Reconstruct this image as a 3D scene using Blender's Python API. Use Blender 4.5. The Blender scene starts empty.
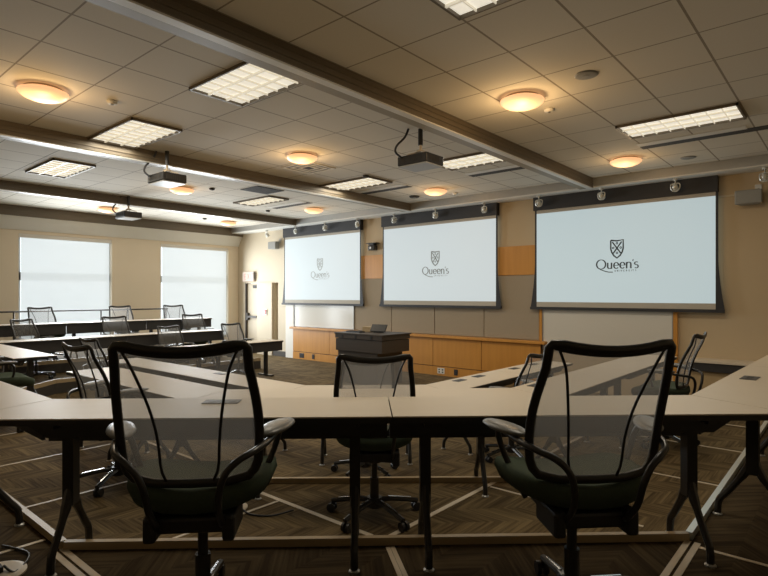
import bpy, bmesh, math, random
from mathutils import Vector, Matrix
random.seed(7)
sc = bpy.context.scene
COL = sc.collection
PI = math.pi
WIN_E, TROF_E, DOME_E = 132, 18, 11
R = math.radians

# ------------------------------------------------------------------ materials
def mat(name, color, rough=0.6, metal=0.0, spec=0.5):
    m = bpy.data.materials.new(name); m.use_nodes = True
    b = m.node_tree.nodes['Principled BSDF']
    b.inputs['Base Color'].default_value = (*color, 1)
    b.inputs['Roughness'].default_value = rough
    b.inputs['Metallic'].default_value = metal
    b.inputs['Specular IOR Level'].default_value = spec
    return m
def N(m, t, **kw):
    n = m.node_tree.nodes.new(t)
    for k, v in kw.items(): setattr(n, k, v)
    return n
def L(m, a, b): m.node_tree.links.new(a, b)
def M2(m, op, a, b=None, c=None):
    n = N(m, 'ShaderNodeMath', operation=op)
    for i, v in enumerate((a, b, c)):
        if v is None: continue
        if isinstance(v, (int, float)): n.inputs[i].default_value = v
        else: L(m, v, n.inputs[i])
    return n.outputs[0]
def mixc(m, f, a, b):
    n = N(m, 'ShaderNodeMix', data_type='RGBA')
    if isinstance(f, (int, float)): n.inputs[0].default_value = f
    else: L(m, f, n.inputs[0])
    for i, v in ((6, a), (7, b)):
        if isinstance(v, tuple): n.inputs[i].default_value = (*v, 1)
        else: L(m, v, n.inputs[i])
    return n.outputs[2]
def noisy(name, c1, c2, scale=(4, 4, 4), detail=3, rough=0.6, spec=0.5, bump=0.0, metal=0.0):
    m = mat(name, c1, rough, metal, spec)
    b = m.node_tree.nodes['Principled BSDF']
    tc = N(m, 'ShaderNodeTexCoord'); mp = N(m, 'ShaderNodeMapping')
    mp.inputs['Scale'].default_value = scale
    L(m, tc.outputs['Object'], mp.inputs[0])
    nz = N(m, 'ShaderNodeTexNoise'); nz.inputs['Scale'].default_value = 1; nz.inputs['Detail'].default_value = detail
    L(m, mp.outputs[0], nz.inputs['Vector'])
    L(m, mixc(m, nz.outputs[0], c1, c2), b.inputs['Base Color'])
    if bump:
        bp = N(m, 'ShaderNodeBump'); bp.inputs['Strength'].default_value = bump; bp.inputs['Distance'].default_value = 0.004
        L(m, nz.outputs[0], bp.inputs['Height']); L(m, bp.outputs[0], b.inputs['Normal'])
    return m
def emis(name, color, strength, base=(0.8, 0.8, 0.8), rough=0.7):
    m = mat(name, base, rough)
    b = m.node_tree.nodes['Principled BSDF']
    b.inputs['Emission Color'].default_value = (*color, 1)
    b.inputs['Emission Strength'].default_value = strength
    return m

def carpet(name, dark, light, L0=0.42, w=0.155, ang=0.0):
    m = mat(name, dark, 0.95, 0, 0.1)
    b = m.node_tree.nodes['Principled BSDF']
    g = N(m, 'ShaderNodeNewGeometry'); mp = N(m, 'ShaderNodeMapping')
    mp.inputs['Rotation'].default_value = (0, 0, ang)
    L(m, g.outputs['Position'], mp.inputs[0])
    sx = N(m, 'ShaderNodeSeparateXYZ'); L(m, mp.outputs[0], sx.inputs[0])
    x, y = sx.outputs[0], sx.outputs[1]
    tri = M2(m, 'PINGPONG', x, L0)
    q = M2(m, 'ADD', y, tri)                       # zig-zag courses
    course = M2(m, 'FLOOR', M2(m, 'DIVIDE', q, w))
    band = M2(m, 'FLOOR', M2(m, 'DIVIDE', x, L0))
    cv = N(m, 'ShaderNodeCombineXYZ'); L(m, course, cv.inputs[0]); L(m, band, cv.inputs[1])
    wn = N(m, 'ShaderNodeTexWhiteNoise', noise_dimensions='2D'); L(m, cv.outputs[0], wn.inputs['Vector'])
    st = N(m, 'ShaderNodeCombineXYZ')
    L(m, M2(m, 'MULTIPLY', q, 34.0), st.inputs[0]); L(m, M2(m, 'MULTIPLY', x, 3.0), st.inputs[1])
    nz = N(m, 'ShaderNodeTexNoise'); nz.inputs['Scale'].default_value = 1.0; nz.inputs['Detail'].default_value = 3
    L(m, st.outputs[0], nz.inputs['Vector'])
    fine = N(m, 'ShaderNodeTexNoise'); fine.inputs['Scale'].default_value = 160
    L(m, g.outputs['Position'], fine.inputs['Vector'])
    s = M2(m, 'MULTIPLY_ADD', nz.outputs[0], 2.6, -0.85)
    s = M2(m, 'ADD', s, M2(m, 'MULTIPLY_ADD', wn.outputs[0], 0.6, -0.3))
    s = M2(m, 'ADD', s, M2(m, 'MULTIPLY_ADD', fine.outputs[0], 0.5, -0.25))
    n = N(m, 'ShaderNodeClamp'); L(m, s, n.inputs[0])
    L(m, mixc(m, n.outputs[0], dark, light), b.inputs['Base Color'])
    return m
def ceiling_mat(name, px, py):
    m = mat(name, (0.5, 0.45, 0.36), 0.8, 0, 0.25)
    b = m.node_tree.nodes['Principled BSDF']
    tc = N(m, 'ShaderNodeTexCoord'); sx = N(m, 'ShaderNodeSeparateXYZ'); L(m, tc.outputs['Object'], sx.inputs[0])
    def line(o, p, h):
        d = M2(m, 'PINGPONG', o, p / 2)            # 0 on a grid line
        return M2(m, 'LESS_THAN', d, h)
    f = M2(m, 'MAXIMUM', line(sx.outputs[0], px, 0.009), line(sx.outputs[1], py, 0.007))
    nz = N(m, 'ShaderNodeTexNoise'); nz.inputs['Scale'].default_value = 90; nz.inputs['Detail'].default_value = 2
    L(m, tc.outputs['Object'], nz.inputs['Vector'])
    c = mixc(m, nz.outputs[0], (0.66, 0.62, 0.53), (0.72, 0.68, 0.59))
    L(m, mixc(m, f, c, (0.30, 0.26, 0.20)), b.inputs['Base Color'])
    return m
def wood_mat(name, c1, c2, sc_=(14, 14, 0.9), rough=0.4):
    m = noisy(name, c1, c2, sc_, 4, rough)
    return m

MT = dict(
    wall_window=noisy('bounce_lit_wall_paint', (0.76, 0.67, 0.52), (0.80, 0.70, 0.55), (2, 2, 2), 2, 0.75, 0.3),  # wall colour lightened to stand in for light bouncing around the windows
    wall=noisy('painted_wall', (0.51, 0.40, 0.255), (0.54, 0.425, 0.275), (2, 2, 2), 2, 0.75, 0.3),
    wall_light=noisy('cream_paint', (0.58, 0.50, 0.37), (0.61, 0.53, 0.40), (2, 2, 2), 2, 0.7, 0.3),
    white=noisy('white_paint', (0.72, 0.70, 0.64), (0.76, 0.74, 0.68), (3, 3, 3), 2, 0.6),
    soffit=noisy('soffit_white', (0.76, 0.76, 0.71), (0.80, 0.80, 0.75), (3, 3, 3), 2, 0.5),
    beam=noisy('beam_brown', (0.115, 0.092, 0.062), (0.155, 0.125, 0.085), (1, 0.3, 40), 2, 0.45),
    beam_pale=noisy('beam_underside', (0.30, 0.26, 0.19), (0.34, 0.30, 0.22), (1, 0.3, 1), 2, 0.45),
    track=noisy('aluminium_track', (0.74, 0.74, 0.70), (0.8, 0.8, 0.76), (1, 6, 1), 2, 0.35),
    fabric=noisy('fabric_panel', (0.32, 0.265, 0.195), (0.36, 0.30, 0.22), (60, 60, 60), 2, 0.9, 0.1),
    wood=wood_mat('cherry_wood', (0.46, 0.20, 0.035), (0.62, 0.30, 0.06)),
    wood_dark=wood_mat('wood_joint', (0.10, 0.045, 0.012), (0.13, 0.06, 0.02)),
    board=noisy('whiteboard_white', (0.62, 0.60, 0.54), (0.66, 0.64, 0.58), (1, 1, 1), 2, 0.18),
    black=noisy('black_plastic', (0.012, 0.012, 0.013), (0.020, 0.020, 0.021), (8, 8, 8), 2, 0.42),
    gloss=noisy('black_metal', (0.020, 0.019, 0.018), (0.030, 0.029, 0.028), (8, 8, 8), 2, 0.28),
    housing=noisy('dark_housing', (0.016, 0.017, 0.020), (0.024, 0.025, 0.028), (5, 5, 5), 2, 0.6),
    charcoal=noisy('charcoal_panel', (0.028, 0.027, 0.027), (0.04, 0.038, 0.037), (30, 30, 30), 2, 0.45),
    table=noisy('laminate_top', (0.60, 0.52, 0.41), (0.63, 0.55, 0.435), (10, 10, 10), 3, 0.45, 0.35),
    seat=noisy('green_upholstery', (0.042, 0.058, 0.038), (0.058, 0.078, 0.052), (120, 120, 120), 2, 0.85, 0.2),
    pad=noisy('arm_pad_grey', (0.11, 0.11, 0.105), (0.15, 0.15, 0.14), (20, 20, 20), 2, 0.36),
    chrome=noisy('polished_metal', (0.6, 0.6, 0.6), (0.7, 0.7, 0.7), (9, 9, 9), 2, 0.18, metal=1.0),
    steel=noisy('brushed_grey', (0.38, 0.38, 0.37), (0.44, 0.44, 0.42), (9, 9, 9), 2, 0.4, metal=0.5),
    curb=noisy('tan_edge_trim', (0.36, 0.275, 0.16), (0.42, 0.32, 0.19), (5, 5, 5), 2, 0.4),
    strip=noisy('pale_floor_strip', (0.62, 0.53, 0.40), (0.68, 0.58, 0.44), (6, 6, 6), 2, 0.5),
    alu=noisy('bright_aluminium_edge', (0.62, 0.68, 0.68), (0.7, 0.76, 0.76), (6, 6, 6), 2, 0.3, metal=0.6),
    riser=noisy('dark_riser', (0.035, 0.03, 0.026), (0.05, 0.042, 0.034), (9, 9, 9), 2, 0.7),
    lectern=noisy('dark_walnut', (0.045, 0.036, 0.028), (0.065, 0.052, 0.04), (2, 2, 40), 3, 0.45),
    grey=noisy('grey_plastic', (0.24, 0.24, 0.22), (0.28, 0.28, 0.26), (20, 20, 20), 2, 0.6),
    vent=noisy('dark_vent', (0.03, 0.028, 0.025), (0.045, 0.04, 0.035), (9, 9, 9), 2, 0.7),
    tan=noisy('tan_paint', (0.40, 0.29, 0.15), (0.44, 0.32, 0.17), (2, 2, 2), 2, 0.75, 0.3),
    door=noisy('cream_door', (0.50, 0.42, 0.30), (0.53, 0.45, 0.33), (2, 2, 2), 2, 0.55),
    red=noisy('red_plastic', (0.5, 0.05, 0.04), (0.55, 0.06, 0.05), (9, 9, 9), 2, 0.4),
    letter=noisy('logo_grey_ink', (0.075, 0.09, 0.095), (0.085, 0.10, 0.105), (9, 9, 9), 2, 0.8),
    rail=noisy('dark_rail', (0.05, 0.045, 0.04), (0.07, 0.06, 0.05), (9, 9, 9), 2, 0.4),
    base=noisy('dark_baseboard', (0.05, 0.045, 0.04), (0.07, 0.06, 0.05), (9, 9, 9), 2, 0.6),
    dome=emis('lit_dome_glass', (1.0, 0.53, 0.25), 1.1, (0.5, 0.35, 0.22), 0.4),
    troffer=emis('lit_troffer_lamp', (1.0, 0.92, 0.76), 0.60),
    louver=emis('lit_louver', (1.0, 0.90, 0.70), 0.34, (0.6, 0.57, 0.48), 0.4),
    clear=noisy('clear_fitting', (0.55, 0.55, 0.50), (0.62, 0.62, 0.57), (20, 20, 20), 2, 0.2, metal=0.2),
    exit=emis('exit_sign_face', (1.0, 0.78, 0.66), 0.15, (0.45, 0.37, 0.31)),
    exit_ink=mat('exit_letters', (0.62, 0.30, 0.25), 0.6),
)
m = MT['dome']; b_ = m.node_tree.nodes['Principled BSDF']; tc = N(m, 'ShaderNodeTexCoord')   # bulb glowing through frosted glass
ln = N(m, 'ShaderNodeVectorMath', operation='LENGTH'); mp = N(m, 'ShaderNodeMapping'); mp.inputs['Location'].default_value = (0.03, 0.05, 0.12); L(m, tc.outputs['Object'], mp.inputs[0]); L(m, mp.outputs[0], ln.inputs[0])
g_ = N(m, 'ShaderNodeMapRange'); g_.inputs[1].default_value = 0.20; g_.inputs[2].default_value = 0.02; g_.inputs[3].default_value = 0.80; g_.inputs[4].default_value = 1.8
L(m, ln.outputs[1], g_.inputs[0]); L(m, g_.outputs[0], b_.inputs['Emission Strength'])
MT['carpet'] = carpet('chevron_carpet', (0.072, 0.050, 0.025), (0.190, 0.138, 0.070), 0.22, 0.075, R(45))
MT['carpet_dimmed'] = carpet('dimmed_chevron_carpet', (0.040, 0.028, 0.015), (0.095, 0.069, 0.037), 0.22, 0.075, R(0))  # same carpet, dim light of the top tier put into its colour

# see-through woven chair back
m = bpy.data.materials.new('chair_mesh_weave'); m.use_nodes = True; nt = m.node_tree; nt.nodes.clear()
o_ = N(m, 'ShaderNodeOutputMaterial'); mx = N(m, 'ShaderNodeMixShader'); tr = N(m, 'ShaderNodeBsdfTransparent'); df = N(m, 'ShaderNodeBsdfDiffuse')
df.inputs[0].default_value = (0.29, 0.28, 0.265, 1)
tl_ = N(m, 'ShaderNodeBsdfTranslucent'); tl_.inputs[0].default_value = (0.29, 0.28, 0.265, 1); m2 = N(m, 'ShaderNodeMixShader'); m2.inputs[0].default_value = 0.5
L(m, df.outputs[0], m2.inputs[1]); L(m, tl_.outputs[0], m2.inputs[2])
mx.inputs[0].default_value = 0.50
L(m, tr.outputs[0], mx.inputs[1]); L(m, m2.outputs[0], mx.inputs[2]); L(m, mx.outputs[0], o_.inputs[0])
MT['mesh'] = m
# window glass (thin) and daylight blind fabric
m = bpy.data.materials.new('window_glass'); m.use_nodes = True; nt = m.node_tree; nt.nodes.clear()
o_ = N(m, 'ShaderNodeOutputMaterial'); mx = N(m, 'ShaderNodeMixShader'); tr = N(m, 'ShaderNodeBsdfTransparent'); gl = N(m, 'ShaderNodeBsdfGlossy')
mx.inputs[0].default_value = 0.08; gl.inputs['Roughness'].default_value = 0.02
L(m, tr.outputs[0], mx.inputs[1]); L(m, gl.outputs[0], mx.inputs[2]); L(m, mx.outputs[0], o_.inputs[0])
MT['glass'] = m
m = bpy.data.materials.new('sunlit_blind_fabric'); m.use_nodes = True; nt = m.node_tree; nt.nodes.clear()
o_ = N(m, 'ShaderNodeOutputMaterial'); mx = N(m, 'ShaderNodeMixShader'); tr = N(m, 'ShaderNodeBsdfTransparent'); ad = N(m, 'ShaderNodeAddShader')
df = N(m, 'ShaderNodeBsdfDiffuse'); df.inputs[0].default_value = (0.6, 0.62, 0.62, 1)
em = N(m, 'ShaderNodeEmission'); em.inputs[0].default_value = (0.84, 0.95, 1.0, 1); em.inputs[1].default_value = 0.45
mx.inputs[0].default_value = 0.76
L(m, df.outputs[0], ad.inputs[0]); L(m, em.outputs[0], ad.inputs[1])
L(m, tr.outputs[0], mx.inputs[1]); L(m, ad.outputs[0], mx.inputs[2]); L(m, mx.outputs[0], o_.inputs[0])
MT['blind'] = m
def screen_mat(name, c, s): return emis(name, c, s, (0.30, 0.35, 0.36), 0.8)

# ------------------------------------------------------------------ mesh builder
class MB:
    def __init__(s): s.v = []; s.f = []
    def add(s, vs, fs):
        n = len(s.v); s.v += [tuple(v) for v in vs]; s.f += [tuple(i + n for i in f) for f in fs]; return s
    def box(s, x0, x1, y0, y1, z0, z1, mtx=None):
        vs = [Vector(p) for p in ((x0,y0,z0),(x1,y0,z0),(x1,y1,z0),(x0,y1,z0),(x0,y0,z1),(x1,y0,z1),(x1,y1,z1),(x0,y1,z1))]
        if mtx: vs = [mtx @ v for v in vs]
        return s.add(vs, [(0,3,2,1),(4,5,6,7),(0,1,5,4),(1,2,6,5),(2,3,7,6),(3,0,4,7)])
    def prism(s, pts, z0, z1):
        n = len(pts)
        a = sum(pts[i][0]*pts[(i+1)%n][1]-pts[(i+1)%n][0]*pts[i][1] for i in range(n))
        if a < 0: pts = pts[::-1]
        vs = [(p[0],p[1],z0) for p in pts] + [(p[0],p[1],z1) for p in pts]
        return s.add(vs, [tuple(range(n))[::-1], tuple(range(n,2*n))] + [(i,(i+1)%n,n+(i+1)%n,n+i) for i in range(n)])
    def tube(s, path, r, n=8, closed=False, up=(0,0,1), r2=None):
        P = [Vector(p) for p in path]; k = len(P)
        rr = r if isinstance(r, (list, tuple)) else [r]*k
        vs = []; prev = None
        for i, p in enumerate(P):
            if closed: t = (P[(i+1)%k]-P[i-1]).normalized()
            else: t = (P[min(i+1,k-1)]-P[max(i-1,0)]).normalized()
            u = Vector(up)
            a = t.cross(u)
            if a.length < 1e-3: a = t.cross(Vector((0,1,0)))
            a.normalize()
            if prev is not None and a.dot(prev) < 0 and not closed: a = -a
            prev = a
            b = a.cross(t).normalized()
            for j in range(n):
                an = 2*PI*j/n
                vs.append(p + a*math.cos(an)*rr[i] + b*math.sin(an)*(rr[i] if r2 is None else r2))
        fs = []
        for i in range(k if closed else k-1):
            for j in range(n):
                i2 = (i+1)%k; j2 = (j+1)%n
                fs.append((i*n+j, i*n+j2, i2*n+j2, i2*n+j))
        if not closed:
            fs.append(tuple(range(n))[::-1]); fs.append(tuple(range((k-1)*n, k*n)))
        return s.add(vs, fs)
    def cyl(s, c, r, h, n=16, axis='z', r1=None):
        r1 = r if r1 is None else r1
        ax = {'z': Vector((0,0,1)), 'x': Vector((1,0,0)), 'y': Vector((0,1,0))}[axis]
        c = Vector(c)
        return s.tube([c, c+ax*h], [r, r1], n)
    def lathe(s, prof, c, n=24):
        vs = []; k = len(prof)
        for r, z in prof:
            for j in range(n):
                a = 2*PI*j/n; vs.append((c[0]+r*math.cos(a), c[1]+r*math.sin(a), c[2]+z))
        fs = [(i*n+j, i*n+(j+1)%n, (i+1)*n+(j+1)%n, (i+1)*n+j) for i in range(k-1) for j in range(n)]
        fs.append(tuple(range(n))[::-1]); fs.append(tuple(range((k-1)*n, k*n)))
        return s.add(vs, fs)
    def build(s, name, m, parent=None, smooth=False, bevel=0, loc=(0,0,0)):
        me = bpy.data.meshes.new(name)
        me.from_pydata(s.v, [], s.f); me.update()
        bm = bmesh.new(); bm.from_mesh(me); bmesh.ops.recalc_face_normals(bm, faces=bm.faces)
        bm.to_mesh(me); bm.free()
        me.materials.append(MT[m] if isinstance(m, str) else m)
        if smooth:
            for p in me.polygons: p.use_smooth = True
        o = bpy.data.objects.new(name, me); COL.objects.link(o)
        o.location = loc
        if parent: o.parent = parent
        if bevel:
            b = o.modifiers.new('Bevel', 'BEVEL'); b.width = bevel; b.segments = 2; b.limit_method = 'ANGLE'
        return o
def tag(o, label=None, cat=None, group=None, kind=None):
    if label: o['label'] = label
    if cat: o['category'] = cat
    if group: o['group'] = group
    if kind: o['kind'] = kind
    return o
def empty(name, loc, rz=0, label=None, cat=None, group=None):
    o = bpy.data.objects.new(name, None); COL.objects.link(o); o.location = loc; o.rotation_euler = (0,0,rz)
    o.empty_display_size = 0.1
    return tag(o, label, cat, group)
def copy_tree(o, parent=None):
    c = o.copy(); COL.objects.link(c)
    if parent: c.parent = parent
    for ch in list(o.children): copy_tree(ch, c)
    return c
def struct(o): o['kind'] = 'structure'; return o
def box(name, x0, x1, y0, y1, z0, z1, m, parent=None, bevel=0):
    return MB().box(x0,x1,y0,y1,z0,z1).build(name, m, parent, bevel=bevel)
def smooth_path(pts, k=4):
    P = [Vector(p) for p in pts]; out = []
    for i in range(len(P)-1):
        p0 = P[max(i-1,0)]; p1 = P[i]; p2 = P[i+1]; p3 = P[min(i+2,len(P)-1)]
        for j in range(k):
            t = j/k
            out.append(0.5*((2*p1)+(p2-p0)*t+(2*p0-5*p1+4*p2-p3)*t*t+(3*p1-p0-3*p2+p3)*t**3))
    out.append(P[-1]); return out

# ------------------------------------------------------------------ room shell
# X runs right along the screen wall, Y towards it; the room's three projection bays lie side by side
YF = 9.53; XW = -14.0; XR = 2.6; YB = -2.6
ZC = 3.63; ZB = 3.48; T1 = 0.42; T2 = 0.21
struct(box('floor', XW-0.2, XR+0.2, YB-0.2, YF+0.2, -0.1, 0.0, 'carpet'))
p1 = [(-0.67,8.7),(-0.67,3.20),(-3.02,1.04),(-10.45,1.04),(-11.45,2.1),(-11.45,7.35),(XW,7.35),(XW,YB),(XR,YB),(XR,8.7)]
p2 = [(-2.13,8.2),(-2.13,3.92),(-3.66,2.56),(-9.62,2.56),(-10.35,3.4),(-10.35,7.65),(XW,7.65),(XW,7.35),(-11.45,7.35),(-11.45,2.1),(-10.45,1.04),(-3.02,1.04),(-0.67,3.20),(-0.67,8.2)]
struct(MB().prism(p1, 0.0, T1).build('floor', 'carpet_dimmed'))
struct(MB().prism(p2, 0.0, T2).build('floor', 'carpet'))
def edge_curb(poly, z, m):
    # raised lip along a platform edge with the riser face below it
    for a, b in zip(poly[:-1], poly[1:]):
        a = Vector((*a,0)); b = Vector((*b,0)); d = (b-a).normalized(); n = Vector((-d.y, d.x, 0))
        q = MB(); q2 = MB()
        for s_, w0, w1, z0, z1 in ((q, -0.004, 0.028, z-0.03, z+0.04), (q2, -0.003, 0.0, z-0.205, z-0.03)):
            pts = [a+n*w0, b+n*w0, b+n*w1, a+n*w1]
            s_.prism([(p.x,p.y) for p in pts], z0, z1)
        struct(q.build('trim_1', m)); struct(q2.build('trim_2', 'riser'))
c1 = [(-0.67,3.20),(-3.02,1.04)]
edge_curb(c1, T1, 'curb')
edge_curb([(-0.67,8.7),(-0.67,3.20)], T1, 'alu')
edge_curb([(-3.02,1.04),(-10.45,1.04),(-11.45,2.1),(-11.45,7.35)], T1, 'curb')
edge_curb(p2[:6], T2, 'curb')
def strip(a, b, z, w=0.02, name='trim_3'):
    a = Vector((*a,0)); b = Vector((*b,0)); d = (b-a).normalized(); n = Vector((-d.y,d.x,0))*w/2
    struct(MB().prism([((a+n).x,(a+n).y),((b+n).x,(b+n).y),((b-n).x,(b-n).y),((a-n).x,(a-n).y)], z, z+0.003).build(name, 'strip'))
# top tier joints
for o in (-0.022, 0.022):
    strip((-3.02+0.0, 1.0+o), (-1.4, 1.0+o), T1, 0.03)
    strip((-0.635+o, 3.18), (-0.635+o, 1.6), T1, 0.03)
    k = Vector((0.24,-0.19,0)).normalized(); n_ = Vector((k.y,-k.x,0))*o*0.55
    strip((-1.785+n_.x, 2.115+n_.y), (-1.785+k.x*1.1+n_.x, 2.115+k.y*1.1+n_.y), T1, 0.022)
strip((-3.2,1.0), (-3.2,-1.5), T1, 0.024); strip((-0.6,3.13), (2.0,3.13), T1, 0.024)
# middle tier joints
strip((-3.6,2.5), (-2.26,2.5), T2, 0.036); strip((-2.17,3.86), (-2.17,2.54), T2, 0.036)
for x in (-4.39,-5.61,-6.84,-8.05,-9.27): strip((x,1.08), (x,2.52), T2, 0.022)
for y in (4.92,6.11,7.3): strip((-2.1,y), (-0.72,y), T2, 0.022)
strip((-2.14,3.74), (-1.03,3.74), T2, 0.022); strip((-3.15,2.48), (-3.15,1.2), T2, 0.022)

# front wall and what is fixed flat on it
wl = MB()
wl.box(XW-0.2, -13.65, YF, YF+0.2, 0, ZC); wl.box(-13.65, -12.1, YF, YF+0.2, 2.03, ZC); wl.box(-13.0, -12.30, YF, YF+0.2, 0, 2.03)
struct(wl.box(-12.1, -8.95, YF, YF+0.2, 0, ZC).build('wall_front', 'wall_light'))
struct(MB().box(-8.95, XR+0.2, YF, YF+0.2, 0, ZC).build('wall_front', 'wall'))
struct(box('wall_alcove', -12.32, -12.08, YF+0.2, YF+0.9, 0, 2.1, 'tan'))
struct(box('wall_alcove', -12.6, -12.0, YF+0.7, YF+0.9, 0, 2.1, 'tan'))
struct(box('floor', -13.8, -12.0, YF+0.2, YF+0.9, -0.1, 0, 'carpet'))
struct(box('trim_4', -11.70, -11.37, YF-0.06, YF, 0, ZB, 'white'))
struct(box('baseboard_front', -12.30, -11.70, YF-0.03, YF, 0, 0.14, 'base'))
struct(box('baseboard_front', -13.0, -12.32, YF-0.015, YF, 0, 0.10, 'base'))
# fabric covered wall panels and the wood band above them
for a, b in ((-9.13,-7.98),(-7.97,-6.785),(-6.775,-5.585),(-5.575,-4.42)):
    struct(box('wall_panel', a+0.004, b-0.004, YF-0.025, YF, 0.86, 2.06, 'fabric'))
for a, b in ((-8.97,-7.2),(-7.19,-5.9),(-5.89,-4.42)):
    struct(box('wall_panel', a+0.003, b-0.003, YF-0.028, YF, 2.07, 2.62, 'wood'))
# wainscot
WX = [-11.36,-9.96,-8.9,-7.95,-6.78,-5.6,-4.36]
for a, b in zip(WX[:-1], WX[1:]):
    struct(box('wainscot_panel', a+0.006, b-0.006, YF-0.09, YF, 0.20, 0.79, 'wood'))
struct(box('wainscot_backing', WX[0], WX[-1], YF-0.075, YF, 0.0, 0.80, 'wood_dark'))
struct(box('baseboard_front', WX[0], WX[-1], YF-0.088, YF-0.075, 0.0, 0.185, 'wood'))
struct(box('wainscot_cap', WX[0]-0.08, WX[-1]+0.1, YF-0.15, YF, 0.79, 0.845, 'wood', bevel=0.006))
struct(box('trim_5', -4.41, -4.36, YF-0.04, YF, 0.845, 2.1, 'wood'))
struct(box('trim_5', -2.17, -2.11, YF-0.05, YF, 0.3, 2.1, 'wood'))
struct(box('trim_5', -11.40, -11.36, YF-0.04, YF, 0.845, 2.1, 'black'))
# window wall
WIN = [(3.86,5.86),(7.12,9.19)]; ZS, ZT = 0.46, 3.06
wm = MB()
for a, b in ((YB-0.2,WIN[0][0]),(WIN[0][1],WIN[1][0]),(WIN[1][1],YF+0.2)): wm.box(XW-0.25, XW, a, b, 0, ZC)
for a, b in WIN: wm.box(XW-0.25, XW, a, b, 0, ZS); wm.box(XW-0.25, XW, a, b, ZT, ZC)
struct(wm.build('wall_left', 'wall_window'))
q = MB(); vs = [(XW,YB,3.13),(XW+0.03,YB,3.13),(XW+0.22,YB,3.41),(XW,YB,3.41)]; vs += [(x,YF,z) for x,_,z in vs]
struct(q.add(vs, [(0,1,2,3),(7,6,5,4),(0,4,5,1),(1,5,6,2),(2,6,7,3),(3,7,4,0)]).build('trim_6', 'soffit'))
struct(box('trim_7', XW, XW+0.25, YB, YF, 3.41, ZC, 'beam'))
for i, (a, b) in enumerate(WIN):
    f = MB()
    f.box(XW-0.16,XW-0.10,a,a+0.06,ZS,ZT); f.box(XW-0.16,XW-0.10,b-0.06,b,ZS,ZT); f.box(XW-0.16,XW-0.10,a,b,ZS,ZS+0.06); f.box(XW-0.16,XW-0.10,a,b,ZT-0.06,ZT)
    f.box(XW-0.16,XW-0.10,a,b,2.02,2.20)
    w = struct(f.build('window_%d' % (i+1), 'steel'))
    MB().box(XW-0.135,XW-0.128,a+0.06,b-0.06,ZS+0.06,ZT-0.06).build('window_pane', 'glass', w)
    bl = empty('roller_blind', (XW-0.03, (a+b)/2, ZT), 0, ('drawn translucent roller blind on the left-hand window' if i == 0 else 'drawn translucent roller blind on the window nearest the corner door'), 'blind', 'window blinds')
    MB().box(-0.004,0.0,-(b-a)/2+0.05,(b-a)/2-0.05,ZS-ZT+0.05,-0.04).build('blind_fabric', 'blind', bl)
    MB().box(-0.03,0.03,-(b-a)/2+0.01,(b-a)/2-0.01,-0.09,-0.005).build('blind_cassette', 'white', bl)
    MB().box(-0.012,0.01,-(b-a)/2+0.05,(b-a)/2-0.05,ZS-ZT+0.03,ZS-ZT+0.06).build('bottom_bar', 'white', bl)
# right and back walls (behind the camera)
struct(box('wall_right', XR, XR+0.2, YB-0.2, YF+0.2, 0, ZC, 'wall'))
struct(box('wall_back', XW-0.2, XR+0.2, YB-0.2, YB, 0, ZC, 'wall'))
# ceiling, one grid per bay, and the partition-track beams between the bays
BEAMS = [(-3.52,-3.30),(-7.36,-7.14),(-11.10,-10.88)]
bays = [(BEAMS[0][1],XR+0.2,-0.88,0.603),(BEAMS[1][1],BEAMS[0][0],-7.15,0.613),(BEAMS[2][1],BEAMS[1][0],-9.80,0.605),(XW-0.2,BEAMS[2][0],-12.3,0.605)]
for i, (a, b, ph, pit) in enumerate(bays):
    cm = ceiling_mat('ceiling_tile_grid_%d' % i, pit, 0.6244)
    struct(MB().box(a-ph-0.1, b-ph+0.1, YB-0.2-1.44, YF+0.2-1.44, 0, 0.1).build('ceiling', cm, loc=(ph,1.44,ZC)))
for a, b in BEAMS:
    bm_ = struct(box('ceiling_beam', a, b, YB, 9.15, ZB, ZC, 'beam'))
    g = MB(); g.box(b, b+0.012, YB, 9.15, ZB+0.045, ZB+0.06); g.box(b, b+0.008, YB, 9.15, ZB+0.10, ZB+0.108)
    g.build('groove_rib', 'beam', bm_)
    MB().box(a, b-0.10, YB, 9.15, ZB-0.006, ZB).build('soffit_panel', 'beam_pale', bm_)
    MB().box(b-0.095, b-0.012, YB, 9.15, ZB-0.014, ZB).build('partition_track', 'track', bm_)
struct(box('trim_8', XW, XR, 9.15, YF, ZB, ZC, 'soffit'))
struct(box('trim_9', XW, XR, 9.13, 9.15, ZB+0.02, ZC, 'steel'))

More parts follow.
